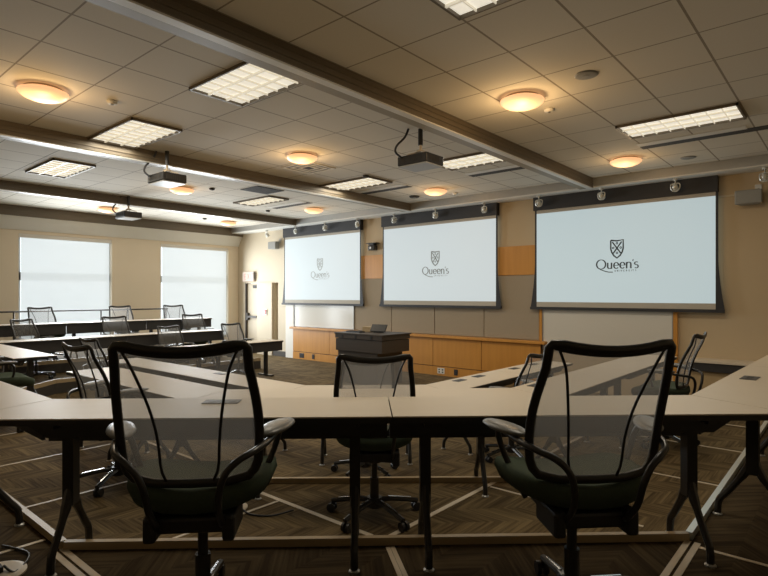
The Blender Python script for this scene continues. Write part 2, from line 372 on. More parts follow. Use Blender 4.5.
# ------------------------------------------------------------------ screens with projected logo
def stroke(q, pts, w, z=0.0, thin=None):
    # flat broad-nib pen stroke in the X/Z plane: verticals thick, horizontals thin
    P = [Vector((p[0], p[1])) for p in pts]; k = len(P); vs = []
    for i, p in enumerate(P):
        t = (P[min(i+1,k-1)]-P[max(i-1,0)]).normalized(); n = Vector((-t.y,t.x))
        ww = w*(0.42+0.58*abs(t.y)) if thin is None else thin
        vs.append((p.x+n.x*ww/2, z, p.y+n.y*ww/2)); vs.append((p.x-n.x*ww/2, z, p.y-n.y*ww/2))
    q.add(vs, [(2*i,2*i+1,2*i+3,2*i+2) for i in range(k-1)])
def arc(cx, cz, rx, rz, a0, a1, n=14): return [(cx+rx*math.cos(R(a0+(a1-a0)*i/n)), cz+rz*math.sin(R(a0+(a1-a0)*i/n))) for i in range(n+1)]
def lettering():
    q = MB(); W = 0.024
    # Q with its long tail
    stroke(q, arc(0.075,0.105,0.075,0.078,0,360,28), W)
    stroke(q, [(0.05,0.03),(0.08,0.012),(0.14,-0.012),(0.20,-0.028),(0.27,-0.03)], W, thin=0.014)
    def stem(x, z0, z1): stroke(q, [(x,z0),(x,z1)], W); stroke(q, [(x-0.018,z0 if z0>0.01 else z0),(x+0.008,z0)], W, thin=0.006)
    x = 0.185                                     # u
    stroke(q, [(x,0.13),(x,0.06)]+arc(x+0.028,0.058,0.028,0.026,180,320,8), W); stem(x+0.062,0.03,0.13)
    for x in (0.285,0.385):                       # e e
        stroke(q, arc(x+0.038,0.08,0.038,0.05,0,318,18), W); stroke(q, [(x,0.082),(x+0.076,0.082)], W, thin=0.009)
    x = 0.49                                      # n
    stem(x,0.03,0.13); stroke(q, arc(x+0.034,0.098,0.032,0.03,165,0,10)+[(x+0.066,0.03)], W)
    stroke(q, [(x+0.05,0.03),(x+0.082,0.03)], W, thin=0.006)
    stroke(q, [(0.592,0.175),(0.586,0.145)], W, thin=0.014)   # apostrophe
    x = 0.615                                     # s
    stroke(q, arc(x+0.026,0.106,0.026,0.024,40,235,10)+arc(x+0.026,0.056,0.028,0.027,75,-140,10), W*0.9)
    return q
SMALL = {'U':[[(0,1),(0,.25),(.2,0),(.45,0),(.65,.25),(.65,1)]],'N':[[(0,0),(0,1)],[(0,1),(.65,0)],[(.65,0),(.65,1)]],'I':[[(.1,0),(.1,1)]],'V':[[(0,1),(.33,0)],[(.33,0),(.66,1)]],
 'E':[[(0,0),(0,1)],[(0,1),(.55,1)],[(0,.5),(.45,.5)],[(0,0),(.55,0)]],'R':[[(0,0),(0,1)],[(0,1),(.45,1),(.58,.76),(.45,.5),(0,.5)],[(.25,.5),(.62,0)]],
 'S':[[(.6,.85),(.45,1),(.15,1),(0,.78),(.1,.58),(.5,.42),(.6,.22),(.45,0),(.15,0),(0,.15)]],'T':[[(.33,0),(.33,1)],[(0,1),(.66,1)]],'Y':[[(0,1),(.33,.5)],[(.66,1),(.33,.5)],[(.33,.5),(.33,0)]],'X':[[(0,0),(.65,1)],[(0,1),(.65,0)]]}
def caps(q, text, x, z, h, step, t):
    for ch in text:
        for s_ in SMALL[ch]: stroke(q, [(x+p[0]*h*0.85, z+p[1]*h) for p in s_], t, thin=t)
        x += step*(0.55 if ch == 'I' else 1)
def shield():
    q = MB()
    out = [(-0.1,0.30),(0,0.285),(0.1,0.30),(0.1,0.16),(0.085,0.10),(0.05,0.04),(0,0.0),(-0.05,0.04),(-0.085,0.10),(-0.1,0.16),(-0.1,0.30)]
    stroke(q, out, 0.02, thin=0.024)
    stroke(q, [(-0.075,0.27),(0.06,0.08)], 0.02, thin=0.022); stroke(q, [(0.075,0.27),(-0.06,0.08)], 0.02, thin=0.022)
    for cx, cz in ((0,0.245),(-0.06,0.17),(0.06,0.17),(0,0.085)):
        stroke(q, arc(cx,cz,0.014,0.014,0,360,10), 0.012, thin=0.012)
    return q
def screen(x0, x1, c, s, ink, label):
    ys = YF-0.09; zt, zb = 3.24, 1.475; x0 *= 0.9906; x1 *= 0.9906
    e = empty('projection_screen', ((x0+x1)/2, ys, zb-0.05), 0, label, 'projection screen', 'projection screens')
    w = (x1-x0)/2; o = zb-0.05
    MB().box(-w-0.055, w+0.03, -0.03, 0.085, zt-o+0.0, ZB-o).build('housing', 'housing', e)
    sm = screen_mat('projected_image', c, s)
    sf = MB().box(-w, w, 0.0, 0.006, 0.14, zt-o-0.06).build('screen_surface', sm, e)
    MB().box(-w, w, 0.0, 0.006, 0.05, 0.14).build('lower_margin', 'grey_margin', e)
    MB().box(-w, w, 0.0, 0.006, zt-o-0.06, zt-o).build('upper_margin', 'grey_margin', e)
    for sg in (-1, 1):                             # black side borders that flare towards the bar
        q = MB(); vs = []; n = 14
        for i in range(n+1):
            v = i/n; z = 0.03+(zt-o-0.03)*(1-v)
            wd = 0.035+0.085*(1-v)**0.0*max(0, (1-(1-v)*2.2))**0*0 + 0.085*max(0,(v-0.55)/0.45)**1.6
            vs += [(sg*w,0.001,z),(sg*(w+wd),0.001,z),(sg*w,0.006,z),(sg*(w+wd),0.006,z)]
        fs = []
        for i in range(n): 
            a = 4*i; b = a+4
            fs += [(a,a+1,b+1,b),(a+2,b+2,b+3,a+3),(a+1,a+3,b+3,b+1),(a,b,b+2,a+2)]
        q.add(vs, fs).build('side_border', 'housing', e)
    MB().box(-w-0.12, w+0.12, -0.025, 0.02, 0.0, 0.05).build('bottom_bar', 'housing', e)
    k = 1.0
    lt = lettering(); caps(lt, 'UNIVERSITY', 0.30, -0.022, 0.026, 0.040, 0.0055)
    im = mat('ink', ink, 0.8)
    a = lt.build('lettering', im, sf); a.location = (-0.335, -0.002, 0.68)
    b = shield().build('shield_emblem', im, sf); b.location = (0.0, -0.002, 0.885)
    return e
MT['grey_margin'] = noisy('screen_margin', (0.44, 0.41, 0.35), (0.47, 0.44, 0.38), (4,4,4), 2, 0.8)
screen(-4.48, -1.60, (0.76,0.94,1.0), 0.40, (0.05,0.06,0.065), 'largest projection screen, nearest the right side, with dark logo')
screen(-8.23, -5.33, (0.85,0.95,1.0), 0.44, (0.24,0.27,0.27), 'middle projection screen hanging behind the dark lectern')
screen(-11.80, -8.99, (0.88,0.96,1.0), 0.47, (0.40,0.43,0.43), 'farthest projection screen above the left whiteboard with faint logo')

# ------------------------------------------------------------------ fixtures on the front wall
def wall_board(x0, x1, z0, z1, label):
    e = empty('whiteboard', ((x0+x1)/2, YF-0.04, z0), 0, label, 'whiteboard')
    w = (x1-x0)/2
    MB().box(-w, w, 0, 0.03, 0, z1-z0).build('writing_surface', 'board', e)
    f = MB(); f.box(-w-0.015,w+0.015,-0.006,0.03,z1-z0,z1-z0+0.02); f.box(-w-0.015,w+0.015,-0.006,0.03,-0.015,0); f.box(-w-0.015,-w,-0.006,0.03,0,z1-z0); f.box(w,w+0.015,-0.006,0.03,0,z1-z0)
    f.build('board_frame', 'steel', e)
wall_board(-11.33, -9.17, 0.87, 2.05, 'glossy whiteboard under the farthest screen above the wood wainscot')
wall_board(-4.33, -2.19, 0.72, 2.05, 'pale whiteboard under the largest screen with wood edge strip')
def outlet(x, z, m, label, n=1):
    e = empty('wall_outlet', (x, YF-0.088, z), 0, label, 'outlet', 'outlets along the wood base')
    MB().box(-0.045*n,0.045*n,-0.008,0,-0.06,0.06).build('cover_plate', m, e, bevel=0.003)
    for i in range(n):
        for dz in (-0.025,0.025): MB().box((i-(n-1)/2)*0.085-0.018,(i-(n-1)/2)*0.085+0.018,-0.010,-0.008,dz-0.014,dz+0.014).build('socket', 'vent', e)
outlet(-11.0, 0.10, 'black', 'black double outlet at the left end of the wood base', 2)
outlet(-10.55, 0.10, 'black', 'black single outlet left of the lectern on wood base')
outlet(-6.57, 0.10, 'white', 'white double outlet plate right of the lectern on wood base', 2)
outlet(-6.2, 0.10, 'black', 'dark single outlet just right of the white outlet plate')
def speaker(x, z, label):
    e = empty('wall_speaker', (x, YF-0.02, z), 0, label, 'speaker', 'wall speakers')
    q = MB(); q.prism([(-0.17,-0.20),(0.17,-0.20),(0.11,-0.02),(-0.11,-0.02)], -0.10, 0.10)
    b = q.build('cabinet', 'grey', e, bevel=0.015)
    MB().box(-0.155,0.155,-0.206,-0.199,-0.088,0.088).build('grille', 'grey', e)
    q = MB(); q.tube([(0.02,-0.06,0.0),(0.10,-0.03,0.13),(0.10,0.018,0.13)], 0.012, 8); q.box(0.06,0.14,0.005,0.02,0.07,0.19)
    q.build('bracket', 'steel', e)
speaker(-1.16, 3.10, 'grey wall speaker right of the largest screen')
speaker(-12.1, 3.05, 'small grey wall speaker above the door, left of the farthest screen')
e = empty('wall_camera', (-8.5, YF, 2.80), 0, 'black wall camera on a bracket between the two left screens', 'camera')
MB().box(-0.15,0.15,-0.16,0,0.085,0.10).build('shelf_bracket', 'black', e)
MB().box(-0.085,0.085,-0.15,-0.03,0.045,0.085).build('camera_base', 'black', e, bevel=0.008)
MB().box(-0.10,0.10,-0.15,-0.02,-0.075,0.04).build('camera_head', 'gloss', e, bevel=0.02)
q = MB(); q.cyl((0,-0.172,-0.02),0.028,0.03,14,'y'); q.build('lens', 'steel', e)
struct(box('trim_10', -1.60, -1.30, YF-0.02, YF, 3.16, 3.185, 'wall_light'))
# spotlights along the soffit
def spot():
    e = empty('spotlight', (0,0,0))
    q = MB(); q.cyl((0,0,0),0.035,-0.025,12); q.cyl((0,0,-0.025),0.009,-0.05,8); q.build('mount', 'clear', e)
    q = MB(); q.tube(smooth_path([(-0.06,0,-0.08),(-0.062,0,-0.14),(-0.03,0,-0.185),(0.03,0,-0.185),(0.062,0,-0.14),(0.06,0,-0.08),(0,0,-0.072),(-0.06,0,-0.08)],3),0.010,6); q.build('yoke', 'clear', e)
    q = MB(); q.tube([(0,-0.03,-0.10),(0,0.0,-0.125),(0,0.05,-0.16)],[0.03,0.042,0.046],14); q.build('lamp_head', 'clear', e, smooth=True)
    return e
SPX = [-12.3,-11.1,-9.97,-8.87,-7.74,-6.62,-5.46,-4.33,-3.22,-2.1,-0.96]
SPL = ['silver spotlight at the far left corner above the door','silver spotlight above the left end of the farthest screen','silver spotlight above the middle of the farthest screen','silver spotlight above the right end of the farthest screen',
 'silver spotlight above the left end of the middle screen','silver spotlight above the middle of the middle screen','silver spotlight above the right end of the middle screen','silver spotlight above the left end of the largest screen',
 'silver spotlight beside the end of the nearest ceiling beam','silver spotlight above the right part of the largest screen','silver spotlight above the wall speaker at the right edge']
sp0 = spot()
for i, x in enumerate(SPX):
    s_ = sp0 if i == 0 else copy_tree(sp0)
    s_.location = (x, 9.30, ZB); s_.rotation_euler = (0,0,R(random.uniform(-15,15)))
    tag(s_, SPL[i], 'spotlight', 'spotlights along the front soffit')
# door, exit sign, pull station
d = struct(box('door_1', -13.60, -13.03, YF+0.05, YF+0.10, 0.01, 2.02, 'door'))
q = MB(); q.box(-13.65,-13.60,YF+0.0,YF+0.12,0,2.03); q.build('door_frame', 'base', d)
q = MB(); q.box(-13.52,-13.06,YF-0.03,YF+0.01,1.02,1.08); q.box(-13.58,-13.50,YF-0.02,YF+0.05,0.95,1.16); q.build('push_bar', 'base', d)
MB().box(-13.24,-13.03,YF-0.02,YF+0.05,1.88,1.97).build('door_closer', 'vent', d)
struct(box('trim_11', -13.0, -12.32, YF-0.05, YF, 0.0, 2.03, 'wall_light'))
e = empty('exit_sign', (-13.36, YF, 2.05), 0, 'pale exit sign box above the corner door', 'sign')
MB().box(-0.32,0.22,-0.07,0,0.03,0.31).build('sign_box', 'exit', e, bevel=0.006)
q = MB(); caps(q, 'EXIT', -0.21, 0.09, 0.16, 0.14, 0.022); b = q.build('lettering', 'exit_ink', e); b.location = (0,-0.073,0)
MB().box(0.20,0.225,-0.075,0,0.08,0.31).build('side_cap', 'grey', e)
e = empty('fire_alarm_pull', (-12.62, YF-0.045, 1.12), 0, 'small red and white fire alarm pull station on pillar beside door', 'alarm')
MB().box(-0.10,0.10,-0.02,0,0,0.17).build('back_plate', 'white', e); MB().box(0.0,0.07,-0.035,-0.02,0.03,0.15).build('pull_handle', 'red', e)
# low counter at the right part of the front wall
e = empty('wall_counter', (-1.88, 9.06, 0.03), 0, 'low wall counter with pale top and dark fascia at right', 'counter')
MB().box(-0.03,4.3,-0.02,YF-9.06,0.675,0.70).build('counter_top', 'table', e)
MB().box(0,4.3,0,0.04,0.55,0.675).build('fascia', 'charcoal', e)
MB().box(0,4.3,0.05,YF-9.06,-0.03,0.55).build('body_panel', 'tan', e)

# ------------------------------------------------------------------ ceiling fixtures
def troffer(x0, x1, y0, y1, label, nx=8, ny=3):
    e = empty('troffer_light', ((x0+x1)/2, (y0+y1)/2, ZC), 0, label, 'ceiling light', 'recessed troffer lights')
    a = (x1-x0)/2; b = (y1-y0)/2
    f = MB(); f.box(-a,a,-b,-b+0.014,-0.03,0); f.box(-a,a,b-0.014,b,-0.03,0); f.box(-a,-a+0.02,-b,b,-0.03,0); f.box(a-0.02,a,-b,b,-0.03,0)
    f.build('frame', 'beam', e)
    MB().box(-a+0.02,a-0.02,-b+0.02,b-0.02,-0.006,-0.001).build('lamp_panel', 'troffer', e)
    g = MB()
    for i in range(1, nx): x = -a+2*a*i/nx; g.box(x-0.004,x+0.004,-b+0.02,b-0.02,-0.027,-0.007)
    for i in range(1, ny): y = -b+2*b*i/ny; g.box(-a+0.02,a-0.02,y-0.008,y+0.008,-0.028,-0.007)
    g.build('louver', 'louver', e)
troffer(-4.70,-3.52,2.66,3.25,'large lit troffer left of the nearest ceiling beam, upper left')
troffer(-7.14,-5.95,2.70,3.29,'lit troffer beside the second ceiling beam, between beam and warm dome')
troffer(-9.80,-8.58,2.79,3.36,'small white troffer in the third bay above the left window')
troffer(-4.70,-3.52,6.45,7.04,'lit troffer right of the nearest projector behind it')
troffer(-2.08,-0.89,6.46,7.05,'long troffer at upper right above the largest screen')
troffer(-2.08,-0.89,2.62,3.21,'bright troffer cut off by the top edge of the view')
troffer(-7.14,-5.98,6.55,7.15,'lit troffer in front of the middle screen beside the second beam')
troffer(-9.85,-8.64,6.58,7.08,'pale troffer in front of the farthest screen beyond the dark vent')
def dome():
    e = empty('dome_light', (0,0,0))
    q = MB(); q.lathe([(0.165,0.0),(0.165,-0.012),(0.16,-0.02),(0.15,-0.024)], (0,0,0), 32); q.build('rim', 'curb', e, smooth=True)
    q = MB(); q.lathe([(0.175,-0.018),(0.212,-0.034),(0.207,-0.052),(0.175,-0.078),(0.125,-0.098),(0.06,-0.110),(0.01,-0.113)], (0,0,0), 32); q.build('glass_bowl', 'dome', e, smooth=True)
    return e
DM = [((-5.77,1.79),'largest warm dome light at the upper left'),((-2.47,4.93),'warm dome light right of the nearest beam, top centre right'),((-2.47,8.12),'warm dome light above the largest screen near the wall'),
 ((-5.80,4.98),'warm dome light beside the square white diffuser'),((-5.83,8.2),'warm dome light above the middle screen'),((-9.2,8.25),'warm dome light above the farthest screen'),
 ((-9.24,5.1),'warm dome light half hidden behind the second projector'),((-12.6,5.18),'warm dome light beyond the third beam near the windows'),((-12.58,8.25),'warm dome light near the corner door')]
d0 = dome()
for i, ((x,y), lb) in enumerate(DM):
    o = d0 if i == 0 else copy_tree(d0); o.location = (x,y,ZC); tag(o, lb, 'ceiling light', 'warm dome lights')
for x0, x1, lb in ((-2.13,-0.95,'slot air diffuser beside the long upper right troffer'),(-4.74,-3.54,'slot air diffuser behind the nearest projector'),(-7.12,-6.0,'slot air diffuser near the end of the second beam'),(-9.85,-8.66,'slot air diffuser in front of the farthest screen')):
    e = empty('slot_diffuser', ((x0+x1)/2, 7.58, ZC), 0, lb, 'vent', 'ceiling slot diffusers'); a = (x1-x0)/2
    MB().box(-a,a,-0.17,-0.02,-0.008,0).build('diffuser_flange', 'white', e)
    MB().box(-a,a+(1.1 if x0 > -3 else 0.0),-0.02,0.15,-0.006,0).build('slot', 'vent', e)
e = empty('square_diffuser', (-6.3,5.54,ZC), 0, 'square white air diffuser beside a warm dome light', 'vent')
MB().box(-0.29,0.29,-0.29,0.29,-0.004,0).build('back_plate', 'grey', e)
for r in (0.29,0.20,0.11):
    q = MB(); t_ = 0.03; q.box(-r,r,-r,-r+t_,-0.012,0); q.box(-r,r,r-t_,r,-0.012,0); q.box(-r,-r+t_,-r+t_,r-t_,-0.012,0); q.box(r-t_,r,-r+t_,r-t_,-0.012,0)
    q.build('vane', 'white', e)
MB().box(-0.06,0.06,-0.06,0.06,-0.012,-0.004).build('core', 'vent', e)
e = empty('return_grille', (-8.28,6.16,ZC), 0, 'dark rectangular return air grille beyond the second beam', 'vent')
MB().box(-0.26,0.26,-0.30,0.30,-0.012,0).build('grille_frame', 'vent', e)
q = MB()
for i in range(9): q.box(-0.23,0.23,-0.26+i*0.06,-0.24+i*0.06,-0.018,-0.012)
q.build('louver', 'vent', e)
def puck(name, x, y, r, h, m, label, cat, group):
    e = empty(name, (x,y,ZC), 0, label, cat, group)
    q = MB(); q.lathe([(r,0),(r,-h*0.5),(r*0.85,-h),(r*0.3,-h*1.05)], (0,0,0), 20); q.build('cover', m, e, smooth=True)
    q = MB(); q.lathe([(r*0.3,-h),(r*0.28,-h*1.3),(r*0.1,-h*1.4)], (0,0,0), 12); q.build('sensor_cap', 'grey', e)
puck('ceiling_speaker', -1.79,4.79,0.10,0.012,'grey','round grey ceiling speaker right of the nearest warm dome','speaker','round ceiling speakers')
puck('ceiling_speaker', -1.78,8.62,0.10,0.012,'grey','round grey ceiling speaker above the right half of largest screen','speaker','round ceiling speakers')
puck('ceiling_speaker', -6.55,8.5,0.10,0.03,'vent','dark round ceiling speaker near the end of the second beam','speaker','round ceiling speakers')
for x,y,lb in ((-2.41,5.42,'small pale detector beside the nearest warm dome'),(-5.61,2.35,'small pale detector between the two left troffers'),(-5.76,8.74,'small pale detector above the middle screen'),(-6.0,6.5,'small dark detector between square diffuser and middle troffer'),(-8.85,5.47,'small dark detector near the second projector'),(-10.2,7.74,'small dark detector left of the farthest slot diffuser'),(-12.47,7.5,'small dark detector near the corner dome light')):
    puck('smoke_detector', x,y,0.05,0.03,'vent' if 'dark' in lb else 'white',lb,'detector','small ceiling detectors')

# ceiling-hung projectors
def projector():
    e = empty('ceiling_projector', (0,0,0))
    q = MB(); q.cyl((0,0,0.0),0.028,-0.19,14); q.build('pole', 'gloss', e)
    q = MB(); q.cyl((0,0,-0.19),0.016,-0.07,10); q.cyl((0,0,-0.255),0.05,-0.02,14)
    for sx in (-1,1):
        for sy in (-1,1): q.tube([(0,0,-0.262),(0.12*sx,0.09*sy,-0.30),(0.13*sx,0.10*sy,-0.325)],0.008,6)
    q.build('mount_bracket', 'strip', e)
    MB().box(-0.21,0.21,-0.17,0.17,-0.435,-0.325).build('body', 'black', e, bevel=0.012)
    MB().box(-0.20,0.20,-0.16,0.16,-0.448,-0.435).build('underside_panel', 'steel', e)
    q = MB(); q.cyl((0.10,0.165,-0.385),0.042,0.03,18,'y'); q.build('lens', 'gloss', e)
    for i in range(4): MB().box(-0.15+i*0.08,-0.10+i*0.08,-0.173,-0.169,-0.40,-0.36).build('connector', 'vent', e)
    q = MB()
    for i in range(7): q.box(0.208,0.213,-0.12+i*0.03,-0.105+i*0.03,-0.41,-0.35)
    q.build('side_vent', 'vent', e)
    q = MB(); q.tube(smooth_path([(-0.10,-0.10,0.0),(-0.13,-0.13,-0.10),(-0.19,-0.20,-0.20),(-0.20,-0.215,-0.28),(-0.14,-0.18,-0.345)],5),0.013,8); q.build('cable', 'black', e, smooth=True)
    return e
p0 = projector()
for i, (x,y,lb) in enumerate(((-3.84,5.10,'black ceiling projector left of the nearest beam in front of middle screen'),(-7.02,3.66,'black ceiling projector hanging below the second beam'),(-10.78,4.83,'small distant ceiling projector hanging in front of the left window'))):
    o = p0 if i == 0 else copy_tree(p0); o.location = (x,y,ZC); tag(o, lb, 'projector', 'ceiling projectors')

# ------------------------------------------------------------------ lectern
e = empty('lectern', (-7.09,7.86,0), 0, 'dark wooden lectern standing before the middle screen', 'lectern')
MB().box(-0.57,0.46,-0.36,0.36,0.0,0.62).build('cabinet', 'lectern', e)
MB().box(-0.59,0.60,-0.40,0.40,0.62,0.85).build('upper_box', 'lectern', e)
q = MB(); q.box(-0.60,0.61,-0.41,0.41,0.86,0.94); q.build('drawer_band', 'lectern', e)
MB().box(-0.62,0.63,-0.42,0.43,0.94,0.965).build('top', 'lectern', e, bevel=0.004)
for x in (-0.40,-0.05,0.35): MB().box(x-0.02,x+0.02,-0.416,-0.41,0.87,0.93).build('latch', 'black', e)
e = empty('touch_monitor', (-6.95,7.86,0.985), R(10), 'small dark tilted touch monitor on top of the lectern', 'monitor')
mt_ = Matrix.Rotation(R(-35),4,'X')
MB().box(-0.17,0.17,-0.012,0.012,0.0,0.16,mt_).build('display', 'black', e, bevel=0.004)
MB().box(-0.08,0.08,-0.02,0.10,-0.02,-0.006).build('stand', 'black', e)
e = empty('keyboard', (-7.4,7.72,0.965), R(-5), 'flat dark keyboard lying on the lectern left of monitor', 'keyboard')
MB().box(-0.2,0.2,-0.07,0.07,0.0,0.02).build('keyboard_body', 'black', e); 
q = MB()
for r_ in range(4):
    for c_ in range(12): q.box(-0.185+c_*0.031,-0.158+c_*0.031,-0.055+r_*0.029,-0.03+r_*0.029,0.02,0.026)
q.build('keys', 'vent', e)
e = empty('document_box', (-7.28,8.0,0.965), R(8), 'small tan box on the lectern between keyboard and monitor', 'box')
MB().box(-0.12,0.12,-0.09,0.09,0,0.10).build('carton', 'curb', e, bevel=0.004)

# ------------------------------------------------------------------ tables
TW = 0.47
def miter(poly, i, w):
    P = [Vector(p) for p in poly]
    def nrm(a, b): d = (b-a).normalized(); return Vector((-d.y, d.x))
    n1 = nrm(P[i-1],P[i]) if i > 0 else None; n2 = nrm(P[i],P[i+1]) if i < len(P)-1 else None
    if n1 is None: return P[i]+n2*w
    if n2 is None: return P[i]+n1*w
    b = (n1+n2).normalized(); return P[i]+b*w/b.dot(n1)
def table(a, b, ao, bo, z, label, ins=(0.2,0.2), style='Y', modules=(), modesty=True):
    """a-b is the front edge, ao-bo the user's edge."""
    a, b, ao, bo = map(Vector, (a,b,ao,bo))
    c = (a+b+ao+bo)/4
    u = (b-a).normalized(); w = Vector((-u.y,u.x))
    if w.dot(ao-a) < 0: w = -w
    rz = math.atan2(u.y,u.x)
    e = empty('training_table', (c.x,c.y,z), rz, label, 'table', 'horseshoe training tables')
    def loc(p): d = p-c; return Vector((d.dot(u), d.dot(Vector((-u.y,u.x)))))
    sgn = 1 if w.dot(Vector((-u.y,u.x))) > 0 else -1      # +1: user's side is local +Y
    g = 0.003
    A, B, AO, BO = map(loc, (a,b,ao,bo))
    A.x += g; AO.x += g; B.x -= g; BO.x -= g
    pts = [A,B,BO,AO]
    H = 0.73
    MB().prism([(p.x,p.y) for p in pts], H-0.006, H).build('tabletop', 'table', e)
    MB().prism([(p.x,p.y) for p in pts], H-0.032, H-0.006).build('edge_band', 'black', e)
    x0 = (A.x+AO.x)/2; x1 = (B.x+BO.x)/2
    l0, l1 = x0+ins[0], x1-ins[1]
    yU = sgn*TW/2
    ap = MB()
    ya = yU-sgn*0.10; yb = yU-sgn*0.14
    zz0, zz1 = H-0.11, H-0.032
    k = 0.14
    vs = []
    for y in (ya,yb):
        vs += [(l0-k-0.02,y,zz1),(l0-0.04,y,zz0),(l1+0.04,y,zz0),(l1+k+0.02,y,zz1)]
    ap.add(vs, [(0,1,2,3),(4,7,6,5),(0,4,5,1),(1,5,6,2),(2,6,7,3),(3,7,4,0)])
    ap.build('apron_beam', 'black', e)
    if modesty:
        yf = -yU
        q = MB(); q.box(max(x0,A.x)+0.003, min(x1,B.x)-0.003, min(yf+sgn*0.03,yf+sgn*0.045), max(yf+sgn*0.03,yf+sgn*0.045), H-0.21, H-0.034)
        q.build('modesty_panel', 'charcoal', e)
    for lx in (l0, l1):
        q = MB()
        if style == 'Y':
            q.box(lx-0.026,lx+0.026,-0.030,0.030,0.27,H-0.034)
            q.box(lx-0.022,lx+0.022,-0.19,0.19,H-0.06,H-0.034)
            for s_ in (-1,1):
                pth = smooth_path([(lx,s_*0.010,0.34),(lx,s_*0.045,0.26),(lx,s_*0.125,0.14),(lx,s_*0.165,0.085),(lx,s_*0.172,0.012)],3)
                q.tube(pth, [0.024]*4+[0.018]*(len(pth)-4), 8, up=(1,0,0))
        else:
            q.box(lx-0.03,lx+0.03,-0.035,0.035,0.03,H-0.034); q.box(lx-0.035,lx+0.035,-0.23,0.23,0.0,0.03)
        lg = q.build('leg', 'gloss', e, smooth=(style == 'Y' and False))
        if style == 'Y':
            for s_ in (-1,1): MB().lathe([(0.026,0.0),(0.026,0.006),(0.012,0.016)], (lx,s_*0.172,0), 12).build('glide', 'steel', lg)
    for t, dy, ml in modules:
        xm = x0+(x1-x0)*t
        MB().box(xm-0.09,xm+0.09,-yU+sgn*(dy-0.045),-yU+sgn*(dy+0.045),H,H+0.004).build('power_module', 'charcoal', e)
        pm = [c_ for c_ in e.children if c_.name.startswith('power_module')][-1]
        for i in range(3): MB().box(xm-0.07+i*0.05,xm-0.04+i*0.05,-yU+sgn*dy-0.018,-yU+sgn*dy+0.018,H+0.004,H+0.0055).build('socket', 'black', pm)
    return e
def row(poly, z, spec, w=TW):
    """poly: front edge left of which (walking) lies the user's side; spec: per segment list of (t0,t1,label,opts)"""
    outer = [miter(poly, i, w) for i in range(len(poly))]
    for i, segs in enumerate(spec):
        a, b = Vector(poly[i]), Vector(poly[i+1]); ao, bo = outer[i], outer[i+1]
        for t0, t1, lb, op in segs:
            d = (b-a)
            def fr(t): return a+d*t
            n = Vector((-d.y,d.x)).normalized()*w
            qa, qb = fr(t0), fr(t1)
            oa = ao if t0 <= 0 else qa+n; ob = bo if t1 >= 1 else qb+n
            table(qa, qb, oa, ob, z, lb, **op)
def rowR(poly, z, spec): row(poly, z, spec)
rowR([(-0.54,8.3),(-0.68,3.36),(-3.20,1.035),(-6.9,1.035)], T1, [
    [(0.0,0.34,'far table of the nearest right wing, mostly off the right edge',{}),(0.34,0.66,'second table of the right wing, at the right edge behind the first',dict(modules=((0.62,0.13,''),))),(0.66,1.0,'pale table at right edge with dark power module, mitred to foreground table',dict(ins=(0.2,0.42),modules=((0.42,0.13,''),)))],
    [(0.0,0.484,'foreground table right of the central joint, behind the right chair',dict(ins=(0.25,0.17))),(0.484,1.0,'foreground table left of the central joint, behind the left chair',dict(ins=(0.17,0.31),modules=((0.46,0.11,''),)))],
    [(0.0,0.48,'pale table turning away at the left edge of the foreground row',dict(ins=(0.40,0.2),modules=((0.66,0.12,''),))),(0.48,1.0,'next table of the foreground row beyond the left edge',{})]])
rowR([(-2.12,7.4),(-2.12,4.04),(-3.80,2.5),(-5.9,2.5)], T2, [
    [(0.0,0.5,'far table of the middle row right wing, behind the right chair',{}),(0.5,1.0,'near table of the middle row right wing with mitred seam',dict(ins=(0.2,0.4),modules=((0.8,0.1,''),)))],
    [(0.0,1.0,'middle row table directly behind the foreground tables at centre',dict(ins=(0.4,0.4)))],
    [(0.0,0.5,'middle row table seen through the left chair back',dict(ins=(0.4,0.2))),(0.5,1.0,'middle row table in front of the two angled left chairs',{})]])
rowR([(-7.56,2.5),(-10.2,2.5),(-10.2,6.6)], T2, [
    [(0.0,0.55,'middle row table with pointed free end at the far left',dict(modesty=False)),(0.55,1.0,'corner table of the middle row at the left edge',dict(ins=(0.2,0.5)))],
    [(0.0,0.5,'second window-side row, left table with dark front panel',dict(ins=(0.5,0.2))),(0.5,1.0,'second window-side row, right table with dark front panel',{})]] )
rowR([(-3.50,7.6),(-3.50,4.74),(-4.45,3.87),(-8.35,3.87)], 0.0, [
    [(0.0,0.5,'far table of the front row right wing before the wood wainscot',dict(modules=((0.75,0.12,''),(0.35,0.12,'')))),(0.5,1.0,'near table of the front row right wing with two power modules',dict(ins=(0.2,0.35),modules=((0.35,0.12,''),(0.62,0.12,''))))],
    [(0.0,1.0,'short front row table behind the central chair',dict(ins=(0.3,0.3)))],
    [(0.0,0.5,'front row table with diagonal seam left of the central chair',dict(ins=(0.35,0.2),modules=((0.75,0.12,''),))),(0.5,1.0,'front row table farther left, seen through the left chair back',{})]])
rowR([(-9.15,4.1),(-9.15,7.35)], 0.0, [
    [(0.0,0.5,'front window-side row, near table with dark front panel',dict(style='T')),(0.5,1.0,'window-side table whose T-shaped foot stands free near the lectern',dict(style='T',ins=(0.2,0.28)))]])
rowR([(-11.45,2.2),(-11.45,7.08)], T1, [
    [(0.0,0.36,'rear window-side table at the left edge below the first window',{}),(0.36,0.68,'rear window-side table between the two windows',{}),(0.68,1.0,'rear window-side table ending in front of the second window',{})]])

